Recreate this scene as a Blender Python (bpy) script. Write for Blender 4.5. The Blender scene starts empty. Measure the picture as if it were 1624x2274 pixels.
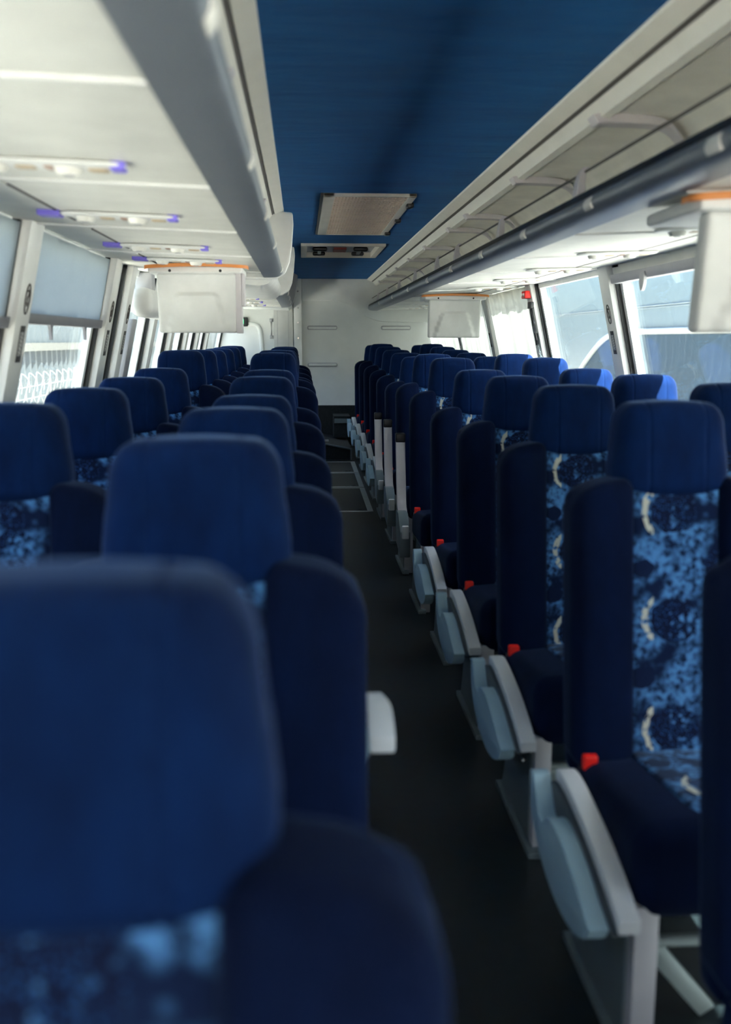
import bpy, bmesh, math, random
from mathutils import Vector, Matrix
random.seed(7)
S = bpy.context.scene
COL = S.collection
H = 1.24                      # eye height above the front floor
CXB = 0.31                    # centre line of the coach
def mir(x): return 2*CXB - x  # mirror across the centre line
def lerp(a, b, t): return a+(b-a)*t
def floor_z(y): return 0.0 if y < 4.6 else 0.02*(y-4.6)
def hw(Z): return 1.08+(0.33-max(Z, -.36))*0.222   # inner half width at height Z above the eye

# ------------------------------------------------------------------ materials
def mat(name):
    m = bpy.data.materials.new(name); m.use_nodes = True
    nt = m.node_tree
    return m, nt, nt.nodes['Principled BSDF'], nt.nodes['Material Output']
def N(nt, t, **k):
    n = nt.nodes.new(t)
    for a, b in k.items(): setattr(n, a, b)
    return n
def math_n(nt, op, a, b=None, clamp=False):
    n = N(nt, 'ShaderNodeMath', operation=op, use_clamp=clamp)
    for i, v in enumerate((a, b)):
        if v is None: continue
        if isinstance(v, (int, float)): n.inputs[i].default_value = v
        else: nt.links.new(v, n.inputs[i])
    return n.outputs[0]
def mix_c(nt, f, a, b):
    n = N(nt, 'ShaderNodeMix', data_type='RGBA')
    if isinstance(f, (int, float)): n.inputs[0].default_value = f
    else: nt.links.new(f, n.inputs[0])
    for i, v in ((6, a), (7, b)):
        if isinstance(v, tuple): n.inputs[i].default_value = (*v, 1)
        else: nt.links.new(v, n.inputs[i])
    return n.outputs[2]
def noise(nt, vec, scale, detail=2, rough=.5):
    n = N(nt, 'ShaderNodeTexNoise'); n.inputs['Scale'].default_value = scale
    n.inputs['Detail'].default_value = detail; n.inputs['Roughness'].default_value = rough
    if vec is not None: nt.links.new(vec, n.inputs['Vector'])
    return n.outputs['Fac']
def objco(nt): return N(nt, 'ShaderNodeTexCoord').outputs['Object']
def mapping(nt, vec, scale=(1, 1, 1)):
    n = N(nt, 'ShaderNodeMapping'); n.inputs['Scale'].default_value = scale
    nt.links.new(vec, n.inputs['Vector']); return n.outputs[0]
def bump(nt, p, h, strength, dist=.002):
    b = N(nt, 'ShaderNodeBump'); b.inputs['Strength'].default_value = strength; b.inputs['Distance'].default_value = dist
    nt.links.new(h, b.inputs['Height']); nt.links.new(b.outputs[0], p.inputs['Normal'])
def ramp(nt, f, lo, hi):
    n = N(nt, 'ShaderNodeMapRange'); n.inputs['From Min'].default_value = lo; n.inputs['From Max'].default_value = hi
    nt.links.new(f, n.inputs['Value']); return n.outputs[0]

def plain(name, col, rough=.5, metal=0., var=.06, scale=9., bmp=0., coat=0., spec=.5):
    m, nt, p, o = mat(name)
    v = objco(nt); f = noise(nt, v, scale, 3)
    d = tuple(c*(1-var) for c in col); l = tuple(min(1, c*(1+var)) for c in col)
    nt.links.new(mix_c(nt, ramp(nt, f, .3, .7), d, l), p.inputs['Base Color'])
    p.inputs['Roughness'].default_value = rough; p.inputs['Metallic'].default_value = metal
    p.inputs['Coat Weight'].default_value = coat; p.inputs['Specular IOR Level'].default_value = spec
    if bmp: bump(nt, p, noise(nt, v, 320, 2), bmp, .0006)
    return m
def velvet(name, dark, light, sheen, tint, seams=True):
    m, nt, p, o = mat(name)
    v = objco(nt)
    f = ramp(nt, noise(nt, mapping(nt, v, (1, 1, .45)), 9, 4, .6), .32, .68)
    g = noise(nt, v, 260, 2)
    c = mix_c(nt, f, dark, light)
    nt.links.new(c, p.inputs['Base Color'])
    p.inputs['Roughness'].default_value = .95; p.inputs['Specular IOR Level'].default_value = .12
    p.inputs['Sheen Weight'].default_value = sheen; p.inputs['Sheen Roughness'].default_value = .28
    p.inputs['Sheen Tint'].default_value = (*tint, 1)
    h = g
    if seams:
        s = N(nt, 'ShaderNodeSeparateXYZ'); nt.links.new(v, s.inputs[0])
        a = math_n(nt, 'ABSOLUTE', s.outputs[0])
        d = math_n(nt, 'ABSOLUTE', math_n(nt, 'SUBTRACT', a, .058))
        groove = math_n(nt, 'MULTIPLY', ramp(nt, d, .0, .006), 3.0)
        h = math_n(nt, 'ADD', math_n(nt, 'MULTIPLY', g, .5), groove)
    bump(nt, p, h, .55, .0012)
    return m
def pattern_fabric(name):
    m, nt, p, o = mat(name)
    v = objco(nt)
    s = N(nt, 'ShaderNodeSeparateXYZ'); nt.links.new(v, s.inputs[0])
    u = s.outputs[0]
    w = math_n(nt, 'ADD', s.outputs[2], s.outputs[1])
    inf = N(nt, 'ShaderNodeObjectInfo')
    w = math_n(nt, 'ADD', w, math_n(nt, 'MULTIPLY', inf.outputs['Random'], .06))
    wob = math_n(nt, 'MULTIPLY', math_n(nt, 'SUBTRACT', noise(nt, v, 30, 2), .5), .022)
    def ring(cu, cw):
        wm = math_n(nt, 'SUBTRACT', math_n(nt, 'WRAP', math_n(nt, 'ADD', w, 5.0-cw), 1.0), .0)
        wrap = N(nt, 'ShaderNodeMath', operation='WRAP'); nt.links.new(math_n(nt, 'SUBTRACT', w, cw), wrap.inputs[0])
        wrap.inputs[1].default_value = .125; wrap.inputs[2].default_value = -.125
        du = math_n(nt, 'SUBTRACT', u, cu)
        r = math_n(nt, 'SQRT', math_n(nt, 'ADD', math_n(nt, 'MULTIPLY', du, du), math_n(nt, 'MULTIPLY', wrap.outputs[0], wrap.outputs[0])))
        return math_n(nt, 'ADD', r, wob), du
    r1, d1 = ring(-.004, .075); r2, d2 = ring(.098, .20); r3, d3 = ring(-.07, .195)
    vor = N(nt, 'ShaderNodeTexVoronoi'); vor.inputs['Scale'].default_value = 190; nt.links.new(v, vor.inputs['Vector'])
    dots = math_n(nt, 'LESS_THAN', vor.outputs['Distance'], .30)
    fleck = ramp(nt, noise(nt, v, 70, 4, .65), .40, .58)
    big = ramp(nt, noise(nt, v, 17, 2), .36, .52)
    base = mix_c(nt, math_n(nt, 'MULTIPLY', fleck, big), (.002, .009, .038), (.075, .22, .48))
    dotted = mix_c(nt, dots, (.002, .006, .028), (.014, .07, .22))
    disc = math_n(nt, 'LESS_THAN', r1, .05)
    star = math_n(nt, 'MULTIPLY', math_n(nt, 'GREATER_THAN', noise(nt, v, 60, 2), .56), math_n(nt, 'GREATER_THAN', d1, -.01))
    disc = math_n(nt, 'MULTIPLY', disc, math_n(nt, 'SUBTRACT', 1.0, star))
    c = mix_c(nt, disc, base, dotted)
    c = mix_c(nt, math_n(nt, 'LESS_THAN', r3, .024), c, (.003, .01, .04))
    c = mix_c(nt, math_n(nt, 'LESS_THAN', r2, .04), c, dotted)
    cres = math_n(nt, 'MULTIPLY', math_n(nt, 'MULTIPLY', math_n(nt, 'GREATER_THAN', r1, .056), math_n(nt, 'LESS_THAN', r1, .069)), math_n(nt, 'LESS_THAN', d1, -.044))
    cres = math_n(nt, 'MULTIPLY', cres, math_n(nt, 'GREATER_THAN', noise(nt, v, 90, 2), .42))
    c = mix_c(nt, cres, c, (.52, .50, .42))
    nt.links.new(c, p.inputs['Base Color'])
    p.inputs['Roughness'].default_value = .9; p.inputs['Specular IOR Level'].default_value = .15
    p.inputs['Sheen Weight'].default_value = .12; p.inputs['Sheen Tint'].default_value = (.5, .7, 1, 1)
    bump(nt, p, noise(nt, v, 240, 2), .4, .001)
    return m
def headlining():
    m, nt, p, o = mat('blue_headlining')
    v = objco(nt)
    f = ramp(nt, noise(nt, mapping(nt, v, (1.2, 3.5, 1)), 1.6, 5, .6), .3, .7)
    nt.links.new(mix_c(nt, f, (.003, .068, .22), (.005, .105, .31)), p.inputs['Base Color'])
    p.inputs['Roughness'].default_value = .85; p.inputs['Specular IOR Level'].default_value = .2
    p.inputs['Sheen Weight'].default_value = .05; p.inputs['Sheen Tint'].default_value = (.3, .65, 1, 1)
    h = math_n(nt, 'ADD', math_n(nt, 'MULTIPLY', noise(nt, mapping(nt, v, (2.2, 7, 1)), 3, 4, .6), 6.0), noise(nt, v, 300, 2))
    bump(nt, p, h, .5, .003)
    return m
def glass(name):
    m, nt, p, o = mat(name)
    nt.nodes.remove(p)
    v = objco(nt)
    t = N(nt, 'ShaderNodeBsdfTransparent'); t.inputs[0].default_value = (.86, .93, .95, 1)
    g = N(nt, 'ShaderNodeBsdfGlossy'); g.inputs['Roughness'].default_value = .01
    d = N(nt, 'ShaderNodeBsdfDiffuse'); d.inputs[0].default_value = (.75, .85, .9, 1)
    fr = N(nt, 'ShaderNodeFresnel'); geo = N(nt, 'ShaderNodeNewGeometry')   # same reflectance on both faces of the thin pane
    nt.links.new(math_n(nt, 'ADD', 1.33, math_n(nt, 'MULTIPLY', geo.outputs['Backfacing'], 1/1.33-1.33)), fr.inputs[0])
    wv = N(nt, 'ShaderNodeTexWave', wave_type='BANDS', bands_direction='DIAGONAL')
    wv.inputs['Scale'].default_value = 9; wv.inputs['Distortion'].default_value = 5; wv.inputs['Detail'].default_value = 2; wv.inputs['Detail Scale'].default_value = .8
    nt.links.new(v, wv.inputs['Vector'])
    streak = math_n(nt, 'MULTIPLY', math_n(nt, 'GREATER_THAN', wv.outputs['Fac'], .93), math_n(nt, 'MULTIPLY', noise(nt, v, 4, 2), .07))
    dirt = math_n(nt, 'ADD', streak, .005)
    a = N(nt, 'ShaderNodeMixShader'); nt.links.new(dirt, a.inputs[0]); nt.links.new(t.outputs[0], a.inputs[1]); nt.links.new(d.outputs[0], a.inputs[2])
    b = N(nt, 'ShaderNodeMixShader'); nt.links.new(fr.outputs[0], b.inputs[0]); nt.links.new(a.outputs[0], b.inputs[1]); nt.links.new(g.outputs[0], b.inputs[2])
    nt.links.new(b.outputs[0], o.inputs[0])
    return m
def cloth(name, col, trans):
    m, nt, p, o = mat(name)
    nt.nodes.remove(p)
    v = objco(nt)
    c = mix_c(nt, noise(nt, v, 200, 2), tuple(x*.9 for x in col), col)
    d = N(nt, 'ShaderNodeBsdfDiffuse'); t = N(nt, 'ShaderNodeBsdfTranslucent')
    nt.links.new(c, d.inputs[0]); nt.links.new(c, t.inputs[0])
    a = N(nt, 'ShaderNodeMixShader'); a.inputs[0].default_value = trans
    nt.links.new(d.outputs[0], a.inputs[1]); nt.links.new(t.outputs[0], a.inputs[2]); nt.links.new(a.outputs[0], o.inputs[0])
    return m
def emit(name, col, st):
    m, nt, p, o = mat(name)
    p.inputs['Base Color'].default_value = (*col, 1); p.inputs['Emission Color'].default_value = (*col, 1); p.inputs['Emission Strength'].default_value = st
    return m
M = dict(
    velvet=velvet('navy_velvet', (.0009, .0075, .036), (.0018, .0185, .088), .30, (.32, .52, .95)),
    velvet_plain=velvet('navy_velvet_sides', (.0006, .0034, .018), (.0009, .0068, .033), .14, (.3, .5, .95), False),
    pattern=pattern_fabric('patterned_moquette'),
    headlining=headlining(),
    panel=plain('cream_white_plastic', (.76, .75, .70), .5, bmp=.15),
    lining=plain('pale_bin_lining', (.90, .87, .79), .6, bmp=.15),
    white=plain('white_plastic', (.80, .80, .78), .42, bmp=.1),
    wallwhite=plain('white_wall_panel', (.74, .75, .73), .55, var=.025, bmp=.25),
    grey=plain('grey_plastic', (.42, .42, .44), .5, bmp=.1),
    lilac=plain('pale_lilac_plastic', (.66, .62, .64), .5),
    silver=plain('silver_grey_lacquer', (.225, .25, .285), .38, .3, var=.03),
    cornice=plain('cornice_aluminium', (.84, .82, .75), .38, 0, var=.03),
    groove=plain('dark_groove', (.10, .09, .085), .7),
    black=plain('black_rubber', (.008, .010, .012), .45),
    blackp=plain('black_plastic', (.012, .012, .014), .35),
    armpad=plain('armrest_pad_plastic', (.62, .64, .66), .42, var=.03),
    armshell=plain('armrest_shell_plastic', (.31, .46, .55), .38, var=.03),
    armdark=plain('armrest_slot_plastic', (.06, .075, .085), .5),
    metal=plain('painted_leg_metal', (.55, .54, .57), .45, .2),
    plate=plain('leg_side_plate_metal', (.15, .19, .205), .45, .3),
    tube=plain('pale_tube_metal', (.30, .36, .36), .4, .3),
    chrome=plain('chrome', (.8, .8, .8), .12, 1.),
    alu=plain('aluminium_strip', (.55, .60, .61), .35, .7),
    floor=plain('dark_vinyl_floor', (.0075, .0130, .0150), .42, var=.25, scale=30, bmp=.2),
    hatch=plain('dark_hatch_vinyl', (.006, .010, .0115), .5, var=.25, scale=30, bmp=.2),
    carpet=plain('dark_carpet', (.012, .014, .015), .95, var=.3, scale=40),
    red=plain('red_plastic', (.80, .015, .010), .4),
    dullred=plain('dull_red_label', (.28, .035, .02), .5),
    orange=plain('orange_trim', (.75, .27, .07), .45),
    purple=plain('violet_film', (.22, .17, .75), .4),
    tan=plain('tan_lens', (.55, .43, .28), .3),
    brown=plain('brown_lens', (.36, .20, .13), .3),
    nozzle=plain('white_nozzle', (.86, .84, .78), .35),
    mesh=plain('beige_grille', (.72, .58, .46), .5),
    beige=plain('beige_frame', (.60, .57, .50), .5),
    green=emit('green_lamp', (.02, .75, .28), 1.2),
    glass=glass('window_glass'),
    blind=cloth('grey_blind_cloth', (.45, .50, .53), .35),
    curtain=cloth('white_curtain_cloth', (.52, .52, .49), .05),
    bar=plain('grey_blind_bar', (.20, .20, .22), .5),
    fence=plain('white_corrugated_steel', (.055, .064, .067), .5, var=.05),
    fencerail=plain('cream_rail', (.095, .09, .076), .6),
    wire=plain('galvanised_wire', (.30, .30, .29), .4, .3),
    ground=plain('pale_concrete', (.66, .61, .53), .9, var=.1, scale=2),
    coach=plain('pale_blue_lacquer', (.115, .155, .175), .35, var=.04),
    coachwin=plain('dark_tinted_glass', (.030, .052, .072), .6, spec=.08),
    coachtrim=plain('white_lacquer', (.45, .45, .42), .35),
    sticker=plain('sticker_grey', (.55, .55, .54), .5),
)

# ------------------------------------------------------------------ mesh helpers
def BM(): return bmesh.new()
def quad_box(bm, pts):     # 8 points: bottom ring 4, top ring 4
    v = [bm.verts.new(p) for p in pts]
    for f in ((3, 2, 1, 0), (4, 5, 6, 7), (0, 1, 5, 4), (1, 2, 6, 5), (2, 3, 7, 6), (3, 0, 4, 7)):
        bm.faces.new([v[i] for i in f])
def box(bm, x0, x1, y0, y1, z0, z1):
    quad_box(bm, [(x0, y0, z0), (x1, y0, z0), (x1, y1, z0), (x0, y1, z0), (x0, y0, z1), (x1, y0, z1), (x1, y1, z1), (x0, y1, z1)])
def axis_coords(h, r, n, seg=3):
    i = h-r
    t = [r*math.tan(math.radians(45*k/seg)) for k in range(1, seg+1)]
    mid = [lerp(-i, i, k/n) for k in range(n+1)] if i > 1e-6 else [0.0]
    return [-i-a for a in reversed(t)]+mid+[i+a for a in t]
def soft(bm, x0, x1, y0, y1, z0, z1, r, n=(4, 3, 4), seg=3, fn=None):
    """rounded box; r is a number or one radius per axis; fn reshapes each point"""
    h = [(x1-x0)/2, (y1-y0)/2, (z1-z0)/2]; c = [(x0+x1)/2, (y0+y1)/2, (z0+z1)/2]
    R = [min((r if isinstance(r, (int, float)) else r[i]), h[i]*.999) for i in range(3)]
    A = [axis_coords(h[i], R[i], n[i], seg) for i in range(3)]
    cache = {}
    def V(p):
        key = tuple(round(a, 6) for a in p)
        if key in cache: return cache[key]
        q = [max(-(h[i]-R[i]), min(h[i]-R[i], p[i])) for i in range(3)]
        d = [(p[i]-q[i])/R[i] for i in range(3)]
        L = math.sqrt(sum(a*a for a in d))
        o = [q[i]+(R[i]*d[i]/L if L > 0 else 0)+c[i] for i in range(3)]
        if fn: o = fn(*o)
        cache[key] = bm.verts.new(o); return cache[key]
    for ax in range(3):
        u, w = (ax+1) % 3, (ax+2) % 3
        for sgn in (-1, 1):
            for i in range(len(A[u])-1):
                for j in range(len(A[w])-1):
                    q = []
                    for a, b in ((i, j), (i+1, j), (i+1, j+1), (i, j+1)):
                        p = [0, 0, 0]; p[ax] = sgn*h[ax]; p[u] = A[u][a]; p[w] = A[w][b]; q.append(V(p))
                    if sgn < 0: q.reverse()
                    if len(set(q)) >= 3:
                        try: bm.faces.new(q)
                        except ValueError: pass
def tube(bm, pts, r, n=8, cap=True):
    pts = [Vector(p) for p in pts]; rings = []
    up = Vector((0, 0, 1))
    for i, p in enumerate(pts):
        d = (pts[min(i+1, len(pts)-1)]-pts[max(i-1, 0)]).normalized()
        a = d.cross(up)
        if a.length < 1e-3: a = d.cross(Vector((0, 1, 0)))
        a.normalize(); b = d.cross(a)
        rr = r[i] if isinstance(r, (list, tuple)) else r
        rings.append([bm.verts.new(p+rr*(math.cos(t)*a+math.sin(t)*b)) for t in [2*math.pi*k/n for k in range(n)]])
    for A, B in zip(rings, rings[1:]):
        for k in range(n): bm.faces.new((A[k], A[(k+1) % n], B[(k+1) % n], B[k]))
    if cap:
        bm.faces.new(list(reversed(rings[0]))); bm.faces.new(rings[-1])
def strip(bm, pts, wvec, tvec):
    """bar of rectangular section swept along pts; wvec across, tvec thickness"""
    w = Vector(wvec); t = Vector(tvec); rings = []
    for p in pts:
        p = Vector(p); rings.append([bm.verts.new(p+a*w+b*t) for a, b in ((-.5, -.5), (.5, -.5), (.5, .5), (-.5, .5))])
    for A, B in zip(rings, rings[1:]):
        for k in range(4): bm.faces.new((A[k], A[(k+1) % 4], B[(k+1) % 4], B[k]))
    bm.faces.new(list(reversed(rings[0]))); bm.faces.new(rings[-1])
def prism(bm, prof, axis, a, b):
    """profile of (p,q) points extruded along axis 'x' (p=y,q=z), 'y' (p=x,q=z) or 'z' (p=x,q=y)"""
    f = {'x': lambda p, q, t: (t, p, q), 'y': lambda p, q, t: (p, t, q), 'z': lambda p, q, t: (p, q, t)}[axis]
    A = [bm.verts.new(f(p, q, a)) for p, q in prof]; B = [bm.verts.new(f(p, q, b)) for p, q in prof]
    n = len(prof)
    for k in range(n): bm.faces.new((A[k], A[(k+1) % n], B[(k+1) % n], B[k]))
    bm.faces.new(list(reversed(A))); bm.faces.new(B)
def disc(bm, c, r, h, axis='z', n=20, r2=None):
    c = Vector(c); r2 = r if r2 is None else r2
    e = {'x': ((0, 1, 0), (0, 0, 1), (1, 0, 0)), 'y': ((1, 0, 0), (0, 0, 1), (0, 1, 0)), 'z': ((1, 0, 0), (0, 1, 0), (0, 0, 1))}[axis]
    a, b, d = map(Vector, e)
    P = [bm.verts.new(c+r*(math.cos(t)*a+math.sin(t)*b)) for t in [2*math.pi*k/n for k in range(n)]]
    Q = [bm.verts.new(c+d*h+r2*(math.cos(t)*a+math.sin(t)*b)) for t in [2*math.pi*k/n for k in range(n)]]
    for k in range(n): bm.faces.new((P[k], P[(k+1) % n], Q[(k+1) % n], Q[k]))
    bm.faces.new(list(reversed(P))); bm.faces.new(Q)
def bez(p, n=12):
    """smooth polyline through points (Catmull-Rom)"""
    p = [Vector(q) for q in p]; out = []
    for i in range(len(p)-1):
        a, b, c, d = p[max(i-1, 0)], p[i], p[i+1], p[min(i+2, len(p)-1)]
        for k in range(n):
            t = k/n
            out.append(.5*((2*b)+(c-a)*t+(2*a-5*b+4*c-d)*t*t+(3*b-a-3*c+d)*t**3))
    out.append(p[-1]); return out
def to_mesh(bm, name, m, smooth=40, bevel=0, shift=(0, 0, 0)):
    bmesh.ops.recalc_face_normals(bm, faces=bm.faces[:])
    if bevel:
        es = [e for e in bm.edges if len(e.link_faces) == 2 and e.calc_face_angle(0) > .6]
        bmesh.ops.bevel(bm, geom=es, offset=bevel, segments=2, affect='EDGES', profile=.6, clamp_overlap=True)
    if any(shift): bmesh.ops.translate(bm, verts=bm.verts[:], vec=Vector(shift))
    me = bpy.data.meshes.new(name); bm.to_mesh(me); bm.free()
    me.materials.append(m)
    if smooth:
        for p in me.polygons: p.use_smooth = True
        me.set_sharp_from_angle(angle=math.radians(smooth))
    return me
def wloc(o):
    v = Vector((0, 0, 0))
    while o: v += o.location; o = o.parent
    return v
def link(name, me, parent=None):
    o = bpy.data.objects.new(name, me); COL.objects.link(o)
    if parent: o.parent = parent
    return o
def obj(name, bm, m, parent=None, **k):
    sh = -wloc(parent) if parent else Vector((0, 0, 0))
    return link(name, to_mesh(bm, name, m, shift=sh, **k), parent)
def tag(o, label, cat, group=None, kind=None):
    o['label'] = label; o['category'] = cat
    if group: o['group'] = group
    if kind: o['kind'] = kind
    return o
def thing(name, label, cat, loc, group=None):
    o = bpy.data.objects.new(name, None); COL.objects.link(o); o.location = loc
    o.empty_display_size = .05
    return tag(o, label, cat, group)
def struct(name, bm, m, **k):
    o = obj(name, bm, m, None, **k); o['kind'] = 'structure'; return o
def single(name, bm, m, label, cat, group=None, **k):
    """a thing that is one mesh, with its origin at the centre of its base"""
    xs = [v.co.x for v in bm.verts]; ys = [v.co.y for v in bm.verts]; zs = [v.co.z for v in bm.verts]
    c = Vector(((min(xs)+max(xs))/2, (min(ys)+max(ys))/2, min(zs)))
    o = link(name, to_mesh(bm, name, m, shift=-c, **k)); o.location = c
    return tag(o, label, cat, group)

# ------------------------------------------------------------------ coach seats
def yf(z): return -.11-(.96-z)*.135
HR_T, HR_B = 1.115, .918
def seat_meshes(s):
    """all meshes of one seat in its own space; s=-1: aisle on its left, s=+1: aisle on its right"""
    K = {}
    # headrest
    b = BM()
    def f(x, y, z):
        t = (z-HR_B)/(HR_T-HR_B)
        x *= 1.0-.125*max(0, t-.3)/.7-.03*max(0, .2-t)/.2
        y -= .010*(1-(x/.122)**2)*(1 if y < -.03 else .3)
        y += (z-1.02)*.12+.012*abs(x/.122)**3*(1 if y < -.03 else 0)
        z += -.010*(abs(x)/.122)**2*(1 if t > .6 else 0)
        return x, y, z
    soft(b, -.122, .122, -.085, .035, HR_B, HR_T, (.036, .040, .038), (8, 3, 6), 4, f)
    K['headrest'] = to_mesh(b, 'headrest', M['velvet'])
    b = BM()
    soft(b, -.212, .212, .045, .125, .34, .935, .03, (4, 2, 8), 3, lambda x, y, z: (x, y+yf(z), z))
    K['backrest'] = to_mesh(b, 'backrest', M['velvet_plain'])
    for q in (-1, 1):
        b = BM()
        def g(x, y, z, q=q):
            t = (z-.38)/.58
            ax = abs(x)
            z -= max(0, t)*(.020*((ax-.088)/.13)+.030*max(0, (ax-.15)/.068)**2)
            return x, y+yf(z)+.012*(1-min(1, abs(ax-.153)/.065)**2)*(-1 if y < .05 else 0), z
        soft(b, min(q*.088, q*.218), max(q*.088, q*.218), 0, .115, .38, .965, (.028, .034, .030), (4, 3, 8), 3, g)
        K['bolster%d' % q] = to_mesh(b, 'side_bolster', M['velvet_plain'])
    b = BM()
    soft(b, -.098, .098, .022, .062, .37, .955, .018, (5, 1, 8), 2, lambda x, y, z: (x, y+yf(z), z))
    K['patterned_panel'] = to_mesh(b, 'patterned_panel', M['pattern'])
    b = BM()
    def c(x, y, z):
        t = (y+.56)/.42
        return x, y, z-.05*t*((z-.27)/.175)+.008*(1-(x/.215)**2)*(1 if z > .38 else 0)
    soft(b, -.212, .212, -.565, -.13, .27, .445, (.04, .05, .05), (6, 6, 3), 4, c)
    K['seat_cushion'] = to_mesh(b, 'seat_cushion', M['velvet_plain'])
    b = BM()
    def d(x, y, z):
        t = (y+.56)/.42
        return x, y, z-.05*t+.008*(1-(x/.215)**2)-.02*max(0, (-.48-y)/.06)**2
    soft(b, -.10, .10, -.535, -.165, .425, .452, .012, (5, 6, 1), 2, d)
    K['cushion_panel'] = to_mesh(b, 'cushion_panel', M['pattern'])
    # legs
    b = BM(); x0, x1 = sorted((s*.168, s*.210))
    box(b, x0, x1, -.552, -.515, 0, .30)
    K['leg_post'] = to_mesh(b, 'leg_post', M['metal'], bevel=.004)
    b = BM(); x0, x1 = sorted((s*.203, s*.213))
    prism(b, [(-.516, .02), (-.195, .02), (-.30, .30), (-.516, .30)], 'x', x0, x1)
    x0, x1 = sorted((s*.19, s*.225))
    box(b, x0, x1, -.58, -.17, 0, .018)
    K['leg_plate'] = to_mesh(b, 'leg_plate', M['plate'], bevel=.002)
    b = BM()
    for y, z, r in ((-.455, .225, .012), (-.478, .212, .008)):
        soft(b, min(s*.213, s*.228), max(s*.213, s*.228), y-r, y+r, z-r, z+r, r*.95, (1, 1, 1), 3)
    K['bolt'] = to_mesh(b, 'bolt', M['chrome'])
    b = BM(); tube(b, [(s*.17, -.50, .205), (-s*.205, -.50, .205)], .011, 10)
    K['crossbar'] = to_mesh(b, 'crossbar', M['tube'])
    b = BM(); strip(b, [(s*.165, -.49, .20), (s*.02, -.42, .01)], (0, .02, 0), (.028, 0, .02))
    K['brace'] = to_mesh(b, 'brace', M['tube'], bevel=.003)
    # seat belt buckle
    b = BM(); x = s*.19
    strip(b, [(x, -.155, .33), (x, -.165, .36), (x, -.192, .392)], (.034, 0, 0), (0, .018, .006))
    K['seat_belt_buckle'] = to_mesh(b, 'seat_belt_buckle', M['blackp'], bevel=.004)
    b = BM()
    soft(b, x-.0145, x+.0145, -.208, -.188, .388, .419, .004, (1, 1, 1), 2)
    K['red_button'] = to_mesh(b, 'red_button', M['red'])
    # armrest, lowered: a shell with a slot under a curved pad
    pad = bez([(-.655, .322), (-.56, .352), (-.42, .382), (-.30, .398), (-.22, .400), (-.185, .385)], 6) if False else None
    P3 = lambda pts: [Vector((0, y, z)) for y, z in pts]
    top = bez(P3([(-.605, .298), (-.54, .323), (-.44, .352), (-.32, .374), (-.235, .382), (-.19, .376)]), 6)
    b = BM()
    strip(b, [(s*.238, p.y, p.z) for p in top], (.038, 0, 0), (0, 0, .026))
    K['armrest_pad'] = to_mesh(b, 'armrest_pad', M['armpad'], bevel=.007)
    b = BM()
    low = bez(P3([(-.588, .285), (-.555, .250), (-.49, .222), (-.40, .210), (-.29, .222), (-.20, .262), (-.16, .315), (-.152, .372)]), 6)
    up = [Vector((0, p.y, p.z-.014)) for p in reversed(top)]
    notch = bez(P3([(-.205, .345), (-.228, .318), (-.262, .312), (-.285, .332), (-.33, .345), (-.40, .341), (-.47, .323), (-.53, .303), (-.585, .287)]), 5)
    prof = [(p.y, p.z) for p in low]+[(-.182, .374)]+[(p.y, p.z) for p in notch]
    x0, x1 = sorted((s*.264, s*.300))
    prism(b, prof, 'x', x0, x1)
    K['armrest_shell'] = to_mesh(b, 'armrest_shell', M['armshell'], bevel=.013)
    b = BM(); x0, x1 = sorted((s*.244, s*.266))
    prism(b, [(p.y, p.z) for p in up]+[(-.575, .27), (-.45, .28), (-.22, .29)], 'x', x0, x1)
    K['armrest_slot'] = to_mesh(b, 'armrest_slot', M['armdark'])
    # raised armrest
    b = BM()
    bar = bez(P3([(-.175, .345), (-.150, .40), (-.118, .50), (-.085, .62), (-.058, .735)]), 6)
    strip(b, [(s*(.262-.010*max(0, 1-(p.z-.34)/.08)), p.y, p.z) for p in bar], (.046, 0, 0), (0, .034, .006))
    K['raised_armrest'] = to_mesh(b, 'raised_armrest', M['metal'], bevel=.005)
    b = BM()
    soft(b, s*.262-.024, s*.262+.024, -.083, -.036, .715, .758, .006, (1, 1, 1), 2)
    K['armrest_cap'] = to_mesh(b, 'armrest_cap', M['blackp'])
    b = BM()
    x0, x1 = sorted((s*.240, s*.290))
    prism(b, [(-.36, .21), (-.19, .24), (-.135, .32), (-.14, .40), (-.24, .40), (-.30, .36), (-.36, .33)], 'x', x0, x1)
    K['armrest_box'] = to_mesh(b, 'armrest_box', M['plate'], bevel=.006)
    b = BM()
    soft(b, s*.265-.016, s*.265+.016, -.375, -.35, .30, .36, .005, (1, 1, 1), 2)
    K['latch'] = to_mesh(b, 'latch', M['armpad'])
    # level armrest, seat height
    b = BM()
    lv = bez(P3([(-.665, .655), (-.63, .672), (-.58, .680), (-.53, .676)]), 6)
    strip(b, [(s*(.252-.15*max(0, p.y+.60)), p.y, p.z) for p in lv], (.038, 0, 0), (0, 0, .026))
    K['level_armrest'] = to_mesh(b, 'level_armrest', M['armpad'], bevel=.012)
    b = BM()
    strip(b, [(s*.240, -.545, .67), (s*.226, -.50, .55), (s*.222, -.40, .36)], (.018, 0, 0), (0, .05, .02))
    K['armrest_support'] = to_mesh(b, 'armrest_support', M['armshell'], bevel=.004)
    return K
SEAT = {s: seat_meshes(s) for s in (-1, 1)}
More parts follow.
